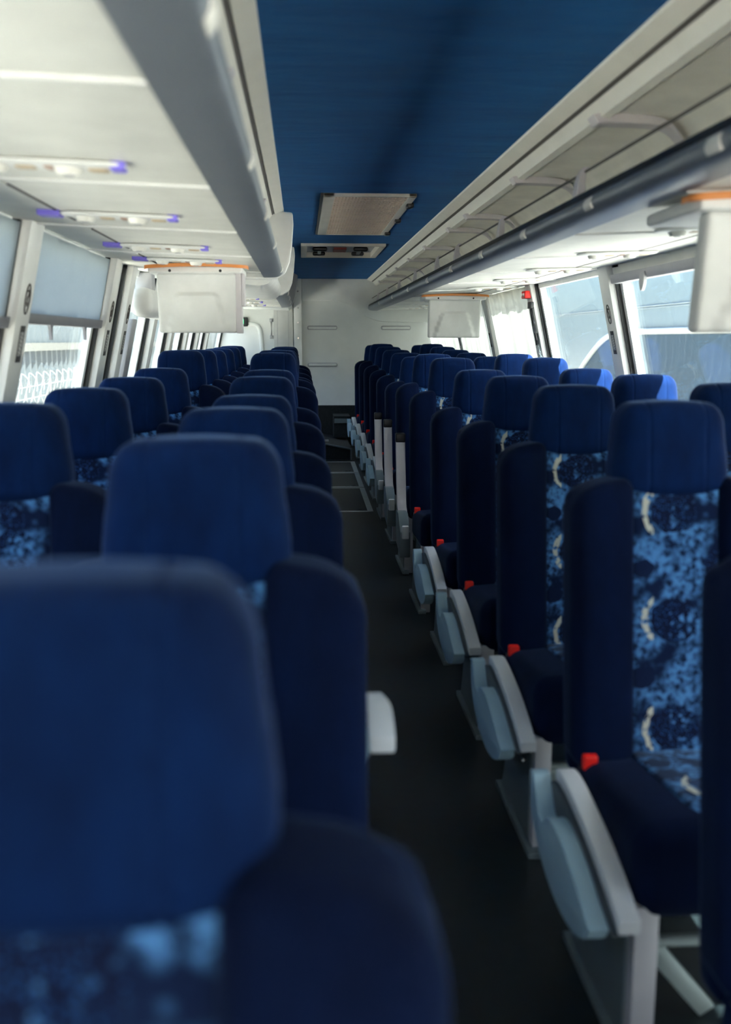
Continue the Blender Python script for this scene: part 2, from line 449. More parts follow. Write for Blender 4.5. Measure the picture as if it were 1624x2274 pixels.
def seat(x, y, s, arm, top, label, group):
    K = SEAT[s]; z0 = floor_z(y-.35)
    r = thing('coach_seat', label, 'seat', (x, y, z0), group)
    r.scale = (1, 1, (top-z0)/1.113)
    def part(n, key=None, parent=r): return link(n, K[key or n], parent)
    part('headrest'); part('backrest'); part('side_bolster', 'bolster-1'); part('side_bolster', 'bolster1')
    part('patterned_panel')['label'] = 'blue mottled patterned panel'
    part('seat_cushion'); part('cushion_panel')['label'] = 'blue mottled patterned panel'
    part('leg_post'); lp = part('leg_plate'); part('bolt', None, lp); part('crossbar'); part('brace')
    bk = part('seat_belt_buckle'); part('red_button', None, bk)['label'] = 'red release button'
    if arm == 'down':
        a = part('armrest', 'armrest_shell'); part('armrest_pad', None, a); part('armrest_slot', None, a)
    elif arm == 'up':
        a = part('armrest', 'raised_armrest'); part('armrest_cap', None, a); bx = part('armrest_box'); part('latch', None, bx)
    elif arm == 'level':
        a = part('armrest', 'level_armrest'); part('armrest_support', None, a)
    return r
ORD = ['nearest', 'second nearest', 'third nearest', 'fourth nearest', 'fifth nearest', 'sixth nearest', 'seventh nearest',
       'eighth nearest', 'ninth nearest', 'tenth nearest', 'eleventh nearest', 'twelfth nearest', 'thirteenth nearest', 'farthest']
def rowy(k): return (k+.81)*.73
RA = {k: H-.125 for k in range(1, 6)}
RA.update({6: H-.088, 7: H-.079, 8: H-.106, 9: H-.091, 10: H-.077, 11: H-.058, 12: H-.036, 13: H-.050})
armR = {6: 'up', 7: 'up', 8: 'up'}
how = {'down': 'pale armrest lowered', 'up': 'silver armrest raised upright'}
for k, t in RA.items():
    a = armR.get(k, 'down' if k > 1 else 'none'); i = k-1
    pos = 'farthest' if k == 13 else ORD[i]
    lab = 'navy seat right of the aisle, %s of its aisle column, %s' % (pos, how.get(a, ''))
    if k == 1: lab = 'navy seat right of the aisle, cut off by the right edge of the photo'
    seat(.76-(.012 if k > 5 else 0), rowy(k), -1, a, t, lab, 'seats along the right of the aisle')
LA = {0: 1.232, 1: 1.240, 2: 1.229, 3: 1.215, 4: 1.239, 5: 1.241, 6: 1.303, 7: 1.308, 8: 1.290, 9: 1.292, 10: 1.305, 11: 1.308}
for k, t in LA.items():
    pos = 'farthest' if k == 11 else ORD[k]
    lab = 'navy seat left of the aisle, %s of its aisle column' % pos
    if k == 0: lab = 'blurred navy seat filling the lower left foreground, nearest to the camera'
    if k == 2: lab = 'navy seat left of the aisle, third from the camera, white armrest tip in the aisle'
    seat(-.138, rowy(k), 1, 'level' if k == 2 else None, t-1.24+H-.125+.0 if False else t-.125+H-1.24, lab, 'seats along the left of the aisle')
for k in range(3, 14):
    t = RA[k]+(.004 if k < 6 else 0)
    pos = 'farthest' if k == 13 else ORD[k-3]
    lab = 'navy seat at the right-hand windows, %s of its window column' % pos
    if k in (4, 5, 6): lab += ', sunlight on its headrest'
    seat(1.215, rowy(k), -1, None, t, lab, 'seats along the right windows')
LW = {2: 1.115, 3: 1.111, 4: 1.113, 5: 1.124, 6: 1.190, 7: 1.185, 8: 1.178, 9: 1.18, 10: 1.185, 11: 1.19}
for k, t in LW.items():
    pos = 'farthest' if k == 11 else ORD[k-2]
    seat(-.585, rowy(k), 1, None, t, 'navy seat at the left-hand windows, %s of its window column' % pos, 'seats along the left windows')

# ------------------------------------------------------------------ coach body
YF, YR = -3.4, 10.72      # front opening (unseen, shapes the light) and rear wall
b = BM()
ys = [YF, 4.6, 6, 7.5, 9, YR+.1]
x0, x1 = CXB-1.25, CXB+1.25
prof = [(y, floor_z(y)) for y in ys]
prism(b, prof+[(YR+.1, -.12), (YF, -.12)], 'x', x0, x1)
struct('floor', b, M['floor'], smooth=0)
# ceiling with the opening for the roof hatch
CZ = H+.63; CL, CR = -.068, .70
hx0, hx1, hy0, hy1 = .035, .54, 6.82, 7.72
b = BM()
for X0, X1, Y0, Y1 in ((CL-.02, CR+.02, YF, hy0), (CL-.02, CR+.02, hy1, YR), (CL-.02, hx0, hy0, hy1), (hx1, CR+.02, hy0, hy1)):
    box(b, X0, X1, Y0, Y1, CZ, CZ+.03)
struct('ceiling', b, M['headlining'], smooth=0)
b = BM(); box(b, CXB-1.03, CXB+1.03, YF, YR+.1, CZ+.12, CZ+.18)  # unseen slab added over the ceiling to keep light out
struct('roof', b, M['grey'], smooth=0)
# side walls: lower panels, header bands, pillars, windows
SILL = -.36
def sidept(sd, Z, off=0): return CXB+sd*(hw(Z)+off)
def leanbox(b, sd, y0, y1, Z0, Z1, o0, o1):
    """slab on side sd from y0 to y1, Z0 to Z1, between wall offsets o0 (inner, may be negative) and o1 (outer)"""
    P = []
    for Z in (Z0, Z1):
        a, c = sidept(sd, Z, o0), sidept(sd, Z, o1)
        P += [(a, y0, H+Z), (c, y0, H+Z), (c, y1, H+Z), (a, y1, H+Z)]
    quad_box(b, P)
for sd, nm in ((-1, 'left'), (1, 'right')):
    b = BM()
    x = CXB+sd*hw(-.36)
    xo = x+sd*.07
    prism(b, [(x, -.1), (xo, -.1), (xo, H+SILL), (x, H+SILL)], 'y', YF, YR+.1)
    leanbox(b, sd, YF, YR+.1, .315, .80, 0.02, .07)
    struct('wall_'+nm, b, M['wallwhite'], smooth=0)
PIL = {-1: [(-2.9, -2.75), (-1.45, -1.3), (.05, .19), (1.42, 1.56), (2.90, 3.04), (4.20, 4.32), (4.60, 4.72), (5.52, 5.64), (6.35, 6.47), (7.2, 7.30), (8.0, 8.1), (8.8, 8.9)],
       1: [(-2.9, -2.75), (-1.45, -1.3), (0, .14), (1.48, 1.62), (2.98, 3.12), (4.48, 4.62), (5.98, 6.12), (7.48, 7.62), (8.98, 9.12)]}
n = 0; pn = 0
for sd in (-1, 1):
    edges = PIL[sd]
    for (a, c) in edges:
        b = BM(); leanbox(b, sd, a, c, SILL, .335, -.035, .05)
        pn += 1; struct('trim_%d' % (100+pn), b, M['white'] if True else None, bevel=.012)
    spans = list(zip([YF]+[e[1] for e in edges], [e[0] for e in edges]+[YR]))
    for (a, c) in spans:
        if c-a < .1: continue
        n += 1
        b = BM(); leanbox(b, sd, a, c, SILL, .335, .030, .036)
        w = struct('window_%d' % n, b, M['glass'], smooth=0)
        b = BM()
        leanbox(b, sd, c-.018, c, SILL, .335, -.005, .03)
        leanbox(b, sd, a+.018, c-.018, SILL, SILL+.02, -.005, .03)
        g = obj('gasket', b, M['black'], w, smooth=0); g['label'] = 'black rubber gasket'
        b = BM()
        leanbox(b, sd, a, a+.055, SILL, .315, .005, .029); leanbox(b, sd, c-.055, c-.018, SILL, .315, .012, .029)
        leanbox(b, sd, a+.055, c-.055, .300, .335, .005, .029)
        obj('inner_frame', b, M['white'], w, smooth=0)
# rear wall
b = BM(); box(b, CXB-1.25, CXB+1.25, YR, YR+.06, H-.69, CZ+.14)
struct('wall_rear', b, M['wallwhite'], smooth=0)
b = BM(); box(b, CXB-1.25, CXB+1.25, YR, YR+.06, 0, H-.69)
struct('wall_rear_lower', b, M['carpet'], smooth=0)
b = BM()   # raised upper panel of the rear wall, with its S-shaped lower edge
cur = bez([(-.0, 0, .405), (.30, 0, .408), (.45, 0, .385), (.56, 0, .325), (.66, 0, .255), (.78, 0, .205), (.92, 0, .188), (1.40, 0, .180)], 8)
prism(b, [(p.x+.01, H+p.z) for p in cur]+[(1.41, CZ+.10), (.01, CZ+.10)], 'y', YR-.035, YR)
struct('trim_1', b, M['wallwhite'], bevel=.015)
b = BM(); box(b, -.075, .008, YR-.08, YR, H-.69, CZ)
t = struct('trim_2', b, M['white'], bevel=.006)
b = BM()
for Z in (.5, .33, .18, .02, -.16, -.34): disc(b, (-.03, YR-.08, H+Z), .007, -.004, 'y', 10)
obj('screw', b, M['chrome'], t)
b = BM(); box(b, -.285, -.085, YR-.05, YR, H-.69, CZ)
t = struct('trim_3', b, M['sticker'], bevel=.004)
b = BM()
for x in (-.25, -.135): box(b, x, x+.005, YR-.052, YR-.05, H-.69, CZ)
obj('seam', b, M['grey'], t, smooth=0)
b = BM(); tube(b, bez([(-.56, YR-.004, H+.165), (-.47, YR-.004, H+.155), (-.43, YR-.004, H+.09), (-.415, YR-.004, H-.08), (-.41, YR-.004, H-.45)], 8), .024, 10)
struct('trim_4', b, M['wallwhite'])
def slot_light(x, Z, lab):
    r = thing('recessed_handle', lab, 'handle', (x, YR, H+Z-.03), 'recessed strips in the rear wall')
    b = BM(); soft(b, x-.16, x+.16, YR-.012, YR+.01, H+Z-.022, H+Z+.022, (.02, .008, .02), (4, 1, 1), 3)
    obj('rim', b, M['grey'], r)
    b = BM(); soft(b, x-.148, x+.148, YR-.016, YR+.005, H+Z-.012, H+Z+.012, (.011, .006, .011), (4, 1, 1), 3)
    obj('strip', b, M['wallwhite'], r)
slot_light(.225, .127, 'grey recessed strip on the rear wall, upper one beside the white post')
slot_light(1.008, .127, 'grey recessed strip on the rear wall, left of the far monitor')
slot_light(.225, -.26, 'grey recessed strip on the rear wall, the lower one')
r = thing('grab_handle', 'grey upright grab handle on the rear wall left of the post', 'handle', (-.31, YR, H+.02))
b = BM(); tube(b, [(-.31, YR, H+.205), (-.31, YR-.05, H+.205), (-.31, YR-.055, H+.19), (-.31, YR-.055, H+.045), (-.31, YR-.05, H+.03), (-.31, YR, H+.03)], .010, 8)
obj('grip', b, M['grey'], r)
b = BM()
for z in (.205, .03): soft(b, -.33, -.29, YR-.012, YR, H+z-.018, H+z+.018, .005, (1, 1, 1), 2)
obj('mount', b, M['grey'], r)
r = thing('exit_lamp', 'small black lamp with green glow on the rear wall beside the left monitor', 'lamp', (-.59, YR, H+.14))
b = BM(); soft(b, -.65, -.555, YR-.05, YR, H+.14, H+.235, .012, (1, 1, 1), 3)
obj('housing', b, M['blackp'], r)
b = BM(); soft(b, -.64, -.60, YR-.056, YR-.045, H+.165, H+.215, .005, (1, 1, 1), 2)
obj('lens', b, M['green'], r)
# unseen front wall, its opening shaped to cut front light and admit ground bounce
b = BM(); box(b, CXB-1.27, CXB+1.27, YF-.08, YF, -.12, .40); box(b, CXB-1.27, CXB+1.27, YF-.08, YF, 1.42, CZ+.18)
for q in (-1, 1): box(b, CXB+q*1.15-.12, CXB+q*1.15+.12, YF-.08, YF, .40, 1.42)
struct('wall_front_unseen', b, M['grey'], smooth=0)
# dark step at the end of the aisle
fz = floor_z(9.6)
r = thing('aisle_step', 'black carpeted step with grey edging at the far end of the aisle', 'step', (.27, 10, fz))
b = BM(); quad_box(b, [(.07, 9.62, fz-.01), (.478, 9.55, fz-.01), (.478, YR, fz-.01), (.07, YR, fz-.01), (.07, 9.62, fz+.175), (.478, 9.55, fz+.10), (.478, YR, fz+.10), (.07, YR, fz+.175)])
obj('block', b, M['carpet'], r, smooth=0)
b = BM(); strip(b, [(.07, 9.615, fz+.178), (.478, 9.545, fz+.103)], (0, .03, 0), (0, 0, .012)); strip(b, [(.470, 9.54, fz+.10), (.470, 9.54, fz)], (.016, 0, 0), (0, .012, 0))
obj('edging', b, M['plate'], r, smooth=0)
b = BM(); box(b, .16, .255, 9.58, 9.62, fz+.172, fz+.19)
obj('nosing', b, M['alu'], r, bevel=.003)
b = BM(); box(b, .33, .50, 10.35, YR, fz+.14, fz+.36)
r = single('engine_box', b, M['carpet'], 'black box against the rear wall behind the aisle step', 'box', smooth=0)
b = BM(); box(b, .335, .47, 10.335, 10.35, fz+.29, fz+.335)
obj('plate', b, M['plate'], r, smooth=0)
# floor hatches
for i, (a, c, q) in enumerate(((6.90, 7.90, 'nearest'), (7.93, 8.70, 'middle'), (8.72, 9.40, 'farthest'))):
    za, zc = floor_z(a), floor_z(c)
    r = thing('floor_hatch', 'dark aisle floor hatch in an aluminium frame, the %s of three' % q, 'hatch', (.27, (a+c)/2, floor_z((a+c)/2)), 'floor hatches in the aisle')
    def slab(b, X0, X1, Y0, Y1, h, t=.004):
        z0, z1 = floor_z(Y0), floor_z(Y1)
        quad_box(b, [(X0, Y0, z0-.002), (X1, Y0, z0-.002), (X1, Y1, z1-.002), (X0, Y1, z1-.002), (X0, Y0, z0+h), (X1, Y0, z0+h), (X1, Y1, z1+h), (X0, Y1, z1+h)])
    b = BM(); slab(b, .07, .455, a+.02, c-.02, .003); obj('panel', b, M['hatch'], r, smooth=0)
    b = BM()
    w = .035 if i == 1 else .022
    slab(b, .05, .495, a, a+w, .006); slab(b, .05, .495, c-.02, c, .006); slab(b, .455, .495, a, c, .0055); slab(b, .05, .075, a, c, .0055)
    obj('frame', b, M['alu'], r, smooth=0)
    b = BM()
    for X, Y in ((.14, a+.09), (.39, a+.07), (.42, a+.07)): disc(b, (X, Y, floor_z(Y)+.003), .012, .004, 'z', 10)
    obj('latch', b, M['chrome'], r)

# ------------------------------------------------------------------ ceiling fittings
r = thing('air_return_grille', 'beige air grille with black clips set in the blue ceiling', 'vent', (.31, 5.3, CZ))
gx0, gx1, gy0, gy1 = .104, .512, 4.50, 6.13
b = BM()
for X0, X1, Y0, Y1 in ((gx0, gx0+.05, gy0, gy1), (gx1-.035, gx1, gy0, gy1), (gx0, gx1, gy0, gy0+.03), (gx0, gx1, gy1-.03, gy1)):
    box(b, X0, X1, Y0, Y1, CZ-.014, CZ)
obj('frame', b, M['beige'], r, bevel=.003)
b = BM()
nx, ny = 22, 24
for i in range(nx+1):
    x = lerp(gx0+.05, gx1-.035, i/nx); box(b, x-.0036, x+.0036, gy0+.03, gy1-.03, CZ-.011, CZ-.007)
for j in range(ny+1):
    y = lerp(gy0+.03, gy1-.03, j/ny); box(b, gx0+.05, gx1-.035, y-.0125, y+.0125, CZ-.0115, CZ-.0065)
obj('grille', b, M['mesh'], r, smooth=0)
b = BM(); box(b, gx0+.05, gx1-.035, gy0+.03, gy1-.03, CZ-.003, CZ)
obj('backing', b, M['groove'], r, smooth=0)
for y in (4.75, 5.35, 5.98):
    b = BM(); soft(b, gx1-.02, gx1+.012, y-.035, y+.035, CZ-.03, CZ-.008, .006, (1, 1, 1), 2)
    obj('clip', b, M['blackp'], r)
b = BM(); box(b, gx0-.012, gx0, gy0, gy1, CZ-.012, CZ)
obj('hinge', b, M['blackp'], r, smooth=0)
r = thing('roof_hatch', 'white framed roof escape hatch with two black handles in the blue ceiling', 'hatch', (.295, 7.33, CZ))
b = BM()
for X0, X1, Y0, Y1 in ((hx0-.03, hx0+.012, hy0-.03, hy1+.03), (hx1-.012, hx1+.03, hy0-.03, hy1+.03), (hx0, hx1, hy0-.03, hy0+.012), (hx0, hx1, hy1-.012, hy1+.03)):
    box(b, X0, X1, Y0, Y1, CZ-.018, CZ+.10)
obj('frame', b, M['beige'], r, bevel=.005)
b = BM(); box(b, hx0+.012, hx1-.012, hy0+.012, hy1-.012, CZ+.02, CZ+.04)
lid = obj('lid', b, M['grey'], r, smooth=0)
for x in (.135, .415):
    b = BM(); soft(b, x-.05, x+.05, 7.02, 7.08, CZ-.03, CZ+.0, .012, (1, 1, 1), 2); soft(b, x-.045, x+.045, 7.40, 7.47, CZ-.028, CZ, .012, (1, 1, 1), 2)
    box(b, x-.012, x+.012, 7.05, 7.45, CZ-.022, CZ-.006); box(b, x-.012, x+.012, 7.2, 7.3, CZ-.01, CZ+.03)
    obj('handle', b, M['blackp'], lid)
b = BM(); box(b, .24, .33, 7.30, 7.52, CZ+.004, CZ+.021)
obj('red_label', b, M['dullred'], lid, smooth=0)

# ------------------------------------------------------------------ cornices and luggage racks
def side(sd): return (lambda x: x) if sd > 0 else mir
for sd, nm in ((1, 'right'), (-1, 'left')):
    X = side(sd)
    b = BM()
    prism(b, [(X(p), H+q) for p, q in ((.695, .645), (.700, .622), (.742, .604), (.748, .613), (.757, .612), (.755, .598), (.770, .582), (.778, .568), (.80, .562), (.81, .60), (.80, .66))], 'y', YF, YR-.03)
    t = struct('trim_%d' % (5 if sd > 0 else 6), b, M['cornice'], smooth=25)
    b = BM(); prism(b, [(X(p), H+q) for p, q in ((.745, .607), (.755, .600), (.757, .611), (.748, .612))], 'y', YF, YR-.032)
    obj('groove', b, M['groove'], t, smooth=0)
def rail_profile(X, n=10):
    pts = bez([(.728, 0, .362), (.712, 0, .348), (.707, 0, .332), (.716, 0, .315), (.742, 0, .305), (.80, 0, .302)], n)
    out = [(X(p.x), H+p.z) for p in pts]
    inn = bez([(.80, 0, .314), (.75, 0, .318), (.728, 0, .33), (.738, 0, .362)], n)
    return out+[(X(p.x), H+p.z) for p in inn]
def rack(sd, y0, y1, label, clips, hooks, brackets, seams):
    X = side(sd)
    r = thing('luggage_rack', label, 'luggage rack', (X(1.05), (y0+y1)/2, H+.30), 'luggage racks over the seats')
    b = BM()
    prism(b, [(X(p), H+q) for p, q in ((.79, .3035), (1.0, .312), (1.22, .319), (1.225, .326), (1.232, .319), (1.30, .322), (1.40, .328), (1.43, .335), (1.43, .35), (.79, .335))], 'y', y0, y1)
    obj('underside_panel', b, M['panel'], r, smooth=20)
    b = BM(); prism(b, rail_profile(X), 'y', y0, y1)
    obj('front_rail', b, M['silver'], r, smooth=60)['label'] = 'silver grey rounded front rail'
    b = BM(); prism(b, [(X(p), H+q) for p, q in ((.711, .350), (.742, .352), (.742, .371), (.728, .373), (.716, .366))], 'y', y0, y1)
    obj('edge_strip', b, M['black'], r, smooth=0)['label'] = 'black rubber edge strip'
    b = BM()
    pts = bez([(.79, 0, .574), (.93, 0, .572), (.99, 0, .555), (1.03, 0, .50), (1.05, 0, .42), (1.05, 0, .336)], 6)
    out = [(X(p.x), H+p.z) for p in pts]; inn = [(X(p.x+.012), H+p.z+.012) for p in reversed(pts)]
    prism(b, out+inn, 'y', y0, y1)
    obj('bin_lining', b, M['lining'], r, smooth=40)
    for y in seams:
        b = BM(); strip(b, [(X(.80), y, H+.302), (X(1.22), y, H+.317), (X(1.40), y, H+.326)], (0, .012, 0), (0, 0, .006))
        obj('seam', b, M['white'], r, bevel=.002)
    for a, c in zip(seams, seams[1:]):
        b = BM(); strip(b, [(X(1.226), lerp(a, c, .12), H+.3195), (X(1.226), lerp(a, c, .86), H+.3195)], (.006, 0, 0), (0, 0, .003))
        obj('gap', b, M['groove'], r, smooth=0)
    for y in clips:
        b = BM()
        path = [(X(.7095), y, H+.345), (X(.7050), y, H+.333), (X(.7065), y, H+.324), (X(.712), y, H+.3155)]
        strip(b, path, (0, .06, 0), (.006, 0, .004))
        obj('clip', b, M['nozzle'], r, bevel=.003)['label'] = 'white clip on the rail'
    for y in hooks:
        b = BM()
        path = bez([(X(.735), y, H+.365), (X(.737), y, H+.40), (X(.741), y, H+.43), (X(.752), y, H+.447)], 5)
        nn = len(path)
        rings = []
        for i, p in enumerate(path):
            w = lerp(.026, .010, i/(nn-1)); d = lerp(.012, .007, i/(nn-1))
            rings.append([b.verts.new((p.x+a*d, p.y+c*w, p.z)) for a, c in ((-1, -1), (1, -1), (1, 1), (-1, 1))])
        for A, B in zip(rings, rings[1:]):
            for k in range(4): b.faces.new((A[k], A[(k+1) % 4], B[(k+1) % 4], B[k]))
        b.faces.new(rings[0]); b.faces.new(rings[-1])
        obj('hook', b, M['lilac'], r, bevel=.002)
    if hooks:
        b = BM()
        tube(b, [(X(.748), y0+.02, H+.432)]+[(X(.748), y, H+.434) for y in hooks]+[(X(.748), y1-.02, H+.432)], .0035, 6)
        obj('cord', b, M['groove'], r)['label'] = 'dark elastic cord strung over the hooks'
    for y in brackets:
        b = BM()
        pts = bez([(.765, 0, .562), (.80, 0, .564), (.92, 0, .560), (.972, 0, .542), (1.010, 0, .49), (1.030, 0, .41), (1.034, 0, .345)], 6)
        strip(b, [(X(p.x), y, H+p.z) for p in pts], (0, .06, 0), (-.014 if sd > 0 else .014, 0, .022))
        obj('bracket', b, M['lilac'], r, bevel=.004)
    return r
clR = [.25, 1.0, 1.742, 2.5, 3.228, 3.99, 4.789, 5.69, 6.716, 7.872, 9.183]
hkR = [-.4, .62, 1.65, 2.69, 3.745, 4.80, 5.50, 6.56, 7.62, 8.68, 9.7]
brR = [-.3, .66, 1.66, 2.686, 3.69, 4.743, 5.314, 6.33, 7.276, 8.2, 9.1, 10.0]
smR = [-.4, .45, 1.27, 2.1, 2.95, 3.8, 4.65, 5.5, 6.35, 7.2, 8.05, 8.9, 9.75]
rack(1, YF, YR-.04, 'long open luggage rack with hooks and cord along the right side', clR, hkR, brR, smR)
rack(-1, YF, 5.05, 'luggage rack with silver rail along the left side, front stretch', [.3, 1.1, 1.95, 2.75, 3.6, 4.85], [], [.3, 1.3, 2.3, 3.3, 4.3], [y for y in smR if y < 5])
far_rack = rack(-1, 6.97, 9.62, 'shorter luggage rack at the far left beyond the white fairing', [7.3, 8.2, 9.1], [], [7.5, 8.5], [7.2, 8.05, 8.9, 9.5])
# fairing over the left door between the two racks
r = thing('rack_fairing', 'white rounded fairing joining the two left luggage racks', 'fairing', (mir(1.0), 6.0, H+.29))
X = mir
b = BM()
pl = [(X(p), H+q) for p, q in ((.655, .615), (.652, .56), (.66, .46), (.672, .38), (.695, .325), (.74, .298), (.80, .294), (1.15, .31), (1.15, .60), (.80, .625))]
prism(b, pl, 'y', 5.05, 5.12); obj('end_plate', b, M['white'], r, bevel=.012)
b = BM(); prism(b, [(p-.004, q) for p, q in pl], 'y', 6.88, 6.96); obj('end_plate', b, M['white'], r, bevel=.012)
b = BM()
prof = bez([(.80, 0, .60), (.79, 0, .42), (.755, 0, .36), (.755, 0, .31), (.80, 0, .272), (.90, 0, .275), (1.15, 0, .305)], 8)
prism(b, [(X(p.x), H+p.z) for p in prof]+[(X(1.40), H+.325), (X(1.40), H+.35), (X(1.0), H+.60)], 'y', 5.12, 6.88)
obj('body', b, M['white'], r, smooth=50)
b = BM()
pl2 = [(X(p), H+q) for p, q in ((.645, .60), (.655, .50), (.675, .40), (.70, .335), (.74, .305), (.80, .30), (1.15, .31), (1.15, .62), (.70, .63))]
prism(b, pl2, 'y', 9.62, 9.70)
obj('end_plate', b, M['grey'], far_rack, bevel=.012)  # grey instead of white puts the shade on this plate into its colour
b = BM(); prism(b, [(X(p), H+q) for p, q in ((.72, .36), (.705, .33), (.74, .302), (1.40, .325), (1.40, .345), (1.0, .60), (.8, .60))], 'y', 9.70, YR-.06)
single('rack_infill', b, M['wallwhite'], 'white panel between the far left rack and the rear wall', 'panel', smooth=20)
# service panels under the racks
def service(sd, y, label):
    X = side(sd)
    xc = .31+sd*.83 if sd > 0 else -.465
    xc = X(1.155) if sd > 0 else -.455
    zc = H+.302+(abs(xc-CXB)-.48)*.037
    r = thing('service_panel', label, 'air and light panel', (xc, y, zc-.02), 'air and light panels under the %s rack' % ('right' if sd > 0 else 'left'))
    b = BM(); soft(b, xc-.15, xc+.15, y-.040, y+.040, zc-.011, zc+.003, (.038, .038, .006), (4, 1, 1), 4)
    obj('plate', b, M['white'], r)
    for q in (-.085, .045):
        b = BM(); disc(b, (xc+q, y, zc-.022), .020, .018, 'z', 18, .030)
        nz = obj('air_nozzle', b, M['nozzle'], r)
        b = BM(); disc(b, (xc+q, y, zc-.0235), .010, .003, 'z', 12); obj('outlet', b, M['grey'], nz)
    for q, m in ((-.03, 'tan'), (.098, 'tan')):
        b = BM(); soft(b, xc+q-.020, xc+q+.020, y-.018, y+.018, zc-.014, zc, .008, (1, 1, 1), 2); obj('reading_light', b, M[m], r)['label'] = 'tan reading light lens'
    b = BM(); soft(b, xc+.004, xc+.022, y-.022, y+.022, zc-.013, zc, .004, (1, 1, 1), 2); obj('call_button', b, M['brown'], r)
    if sd < 0:
        for q in (-.172, .134):
            w = .028 if q < 0 else .013
            b = BM(); soft(b, xc+q-w, xc+q+w, y-.030, y+.030 if q < 0 else y+.012, zc-.013, zc+.004, .004, (1, 1, 1), 2)
            obj('film', b, M['purple'], r)['label'] = 'violet film'
    r.rotation_euler = (0, -sd*.037, 0)
LN = ['nearest', 'second nearest', 'third nearest', 'fourth nearest']
for i, y in enumerate((.33, 1.10, 1.88, 2.64, 3.48, 4.06)):
    if i < 2: continue
    service(-1, y, 'cream air and light panel with violet films, %s under the left rack' % LN[i-2])
for i, y in enumerate((7.6, 8.3, 9.0)):
    service(-1, y, 'small air and light panel under the far left rack, %s one' % ('nearest', 'middle', 'farthest')[i])
for i, y in enumerate((2.86, 3.67, 4.51, 5.29, 6.1, 7.4, 8.2, 9.0, 9.8)):
    service(1, y, 'white air and light panel under the right rack, %s' % ('nearest', 'second nearest', 'third nearest', 'fourth nearest', 'fifth nearest', 'first beyond the far monitor', 'second beyond the far monitor', 'third beyond the far monitor', 'farthest beyond the far monitor')[i])

# ------------------------------------------------------------------ monitors
def monitor(x0, x1, y, Zt, Zb, label):
    r = thing('folding_monitor', label, 'monitor', ((x0+x1)/2, y, H+Zb), 'folding monitors under the racks')
    w = x1-x0
    b = BM()
    def f(X, Y, Z):
        t = (H+Zt-Z)/(Zt-Zb)
        Y += .035*t
        # raised trapezoid on the back of the housing
        u = (X-x0)/w
        if Y < y+.02+.035*t:
            inset = lerp(.26, .12, min(1, max(0, (t-.35)/.6)))
            if t > .36 and inset < u < 1-inset: Y -= .012
        return X, Y, Z
    soft(b, x0, x1, y, y+.055, H+Zb, H+Zt, .012, (26, 2, 26), 2, f)
    obj('housing', b, M['white'], r, smooth=60)
    b = BM(); quad_box(b, [(x0+.02, y+.0875, H+Zb+.02), (x1-.02, y+.0875, H+Zb+.02), (x1-.02, y+.0925, H+Zb+.02), (x0+.02, y+.0925, H+Zb+.02), (x0+.02, y+.055, H+Zt-.02), (x1-.02, y+.055, H+Zt-.02), (x1-.02, y+.060, H+Zt-.02), (x0+.02, y+.060, H+Zt-.02)])
    obj('screen', b, M['blackp'], r, smooth=0)['label'] = 'black screen facing the rear'
    b = BM()
    soft(b, x0-.03, x1+.03, y-.03, y+.30, H+Zt-.002, H+Zt+.028, .010, (6, 4, 1), 2)
    tr = obj('mount_tray', b, M['white'], r)
    b = BM()
    pts = bez([(x0-.05, y+.02, H+Zt+.022), (x0-.028, y-.030, H+Zt+.024), (lerp(x0, x1, .3), y-.045, H+Zt+.030), (lerp(x0, x1, .7), y-.045, H+Zt+.031), (x1+.03, y-.030, H+Zt+.026), (x1+.055, y+.02, H+Zt+.022)], 8)
    strip(b, pts, (0, .012, 0), (0, 0, .014))
    obj('orange_trim', b, M['orange'], tr, bevel=.002)['label'] = 'orange trim strip'
    b = BM()
    for x in (x0+.06, x1-.06): disc(b, (x, y-.0305, H+Zt+.008), .006, .004, 'y', 10)
    obj('screw', b, M['blackp'], tr)
    return r
mon = monitor(-.600, -.272, 4.30, .275, .030, 'white folded-down monitor with orange trim under the left rack')
b = BM()
prism(b, [(4.335, H+.028), (4.41, H+.028), (4.41, H+.16), (4.40, H+.275), (4.31, H+.275)], 'x', -.274, -.248)
prism(b, [(4.325, H+.14), (4.42, H+.14), (4.42, H+.275), (4.31, H+.275)], 'x', -.248, -.236)
obj('side_arm', b, M['lilac'], mon, bevel=.004)
monitor(.875, 1.235, 6.90, .272, .015, 'white folded-down monitor with orange trim under the right rack, farther one')
monitor(.850, 1.25, 2.10, .265, .015, 'white monitor with orange trim cut off by the right edge of the photo')

# ------------------------------------------------------------------ blinds, curtains and small wall fittings
def cloth_sheet(sd, y0, y1, Z0, Z1, off, amp, waves, seed, ny=70, nz=10):
    rnd = random.Random(seed); b = BM(); g = []
    ph = [rnd.uniform(0, 6.28) for _ in range(4)]
    for j in range(nz+1):
        Z = lerp(Z1, Z0, j/nz); row = []
        for i in range(ny+1):
            t = i/ny; y = lerp(y0, y1, t)
            d = amp*(math.sin(t*waves*6.28+ph[0])+.6*math.sin(t*waves*2.3*6.28+ph[1]+j*.08)+.35*math.sin(t*waves*4.1*6.28+ph[2]))*(.5+.5*j/nz)
            row.append(b.verts.new((sidept(sd, Z, off)+sd*d, y, H+Z)))
        g.append(row)
    for j in range(nz):
        for i in range(ny): b.faces.new((g[j][i], g[j][i+1], g[j+1][i+1], g[j+1][i]))
    bmesh.ops.solidify(b, geom=b.faces[:], thickness=.0015)
    return b
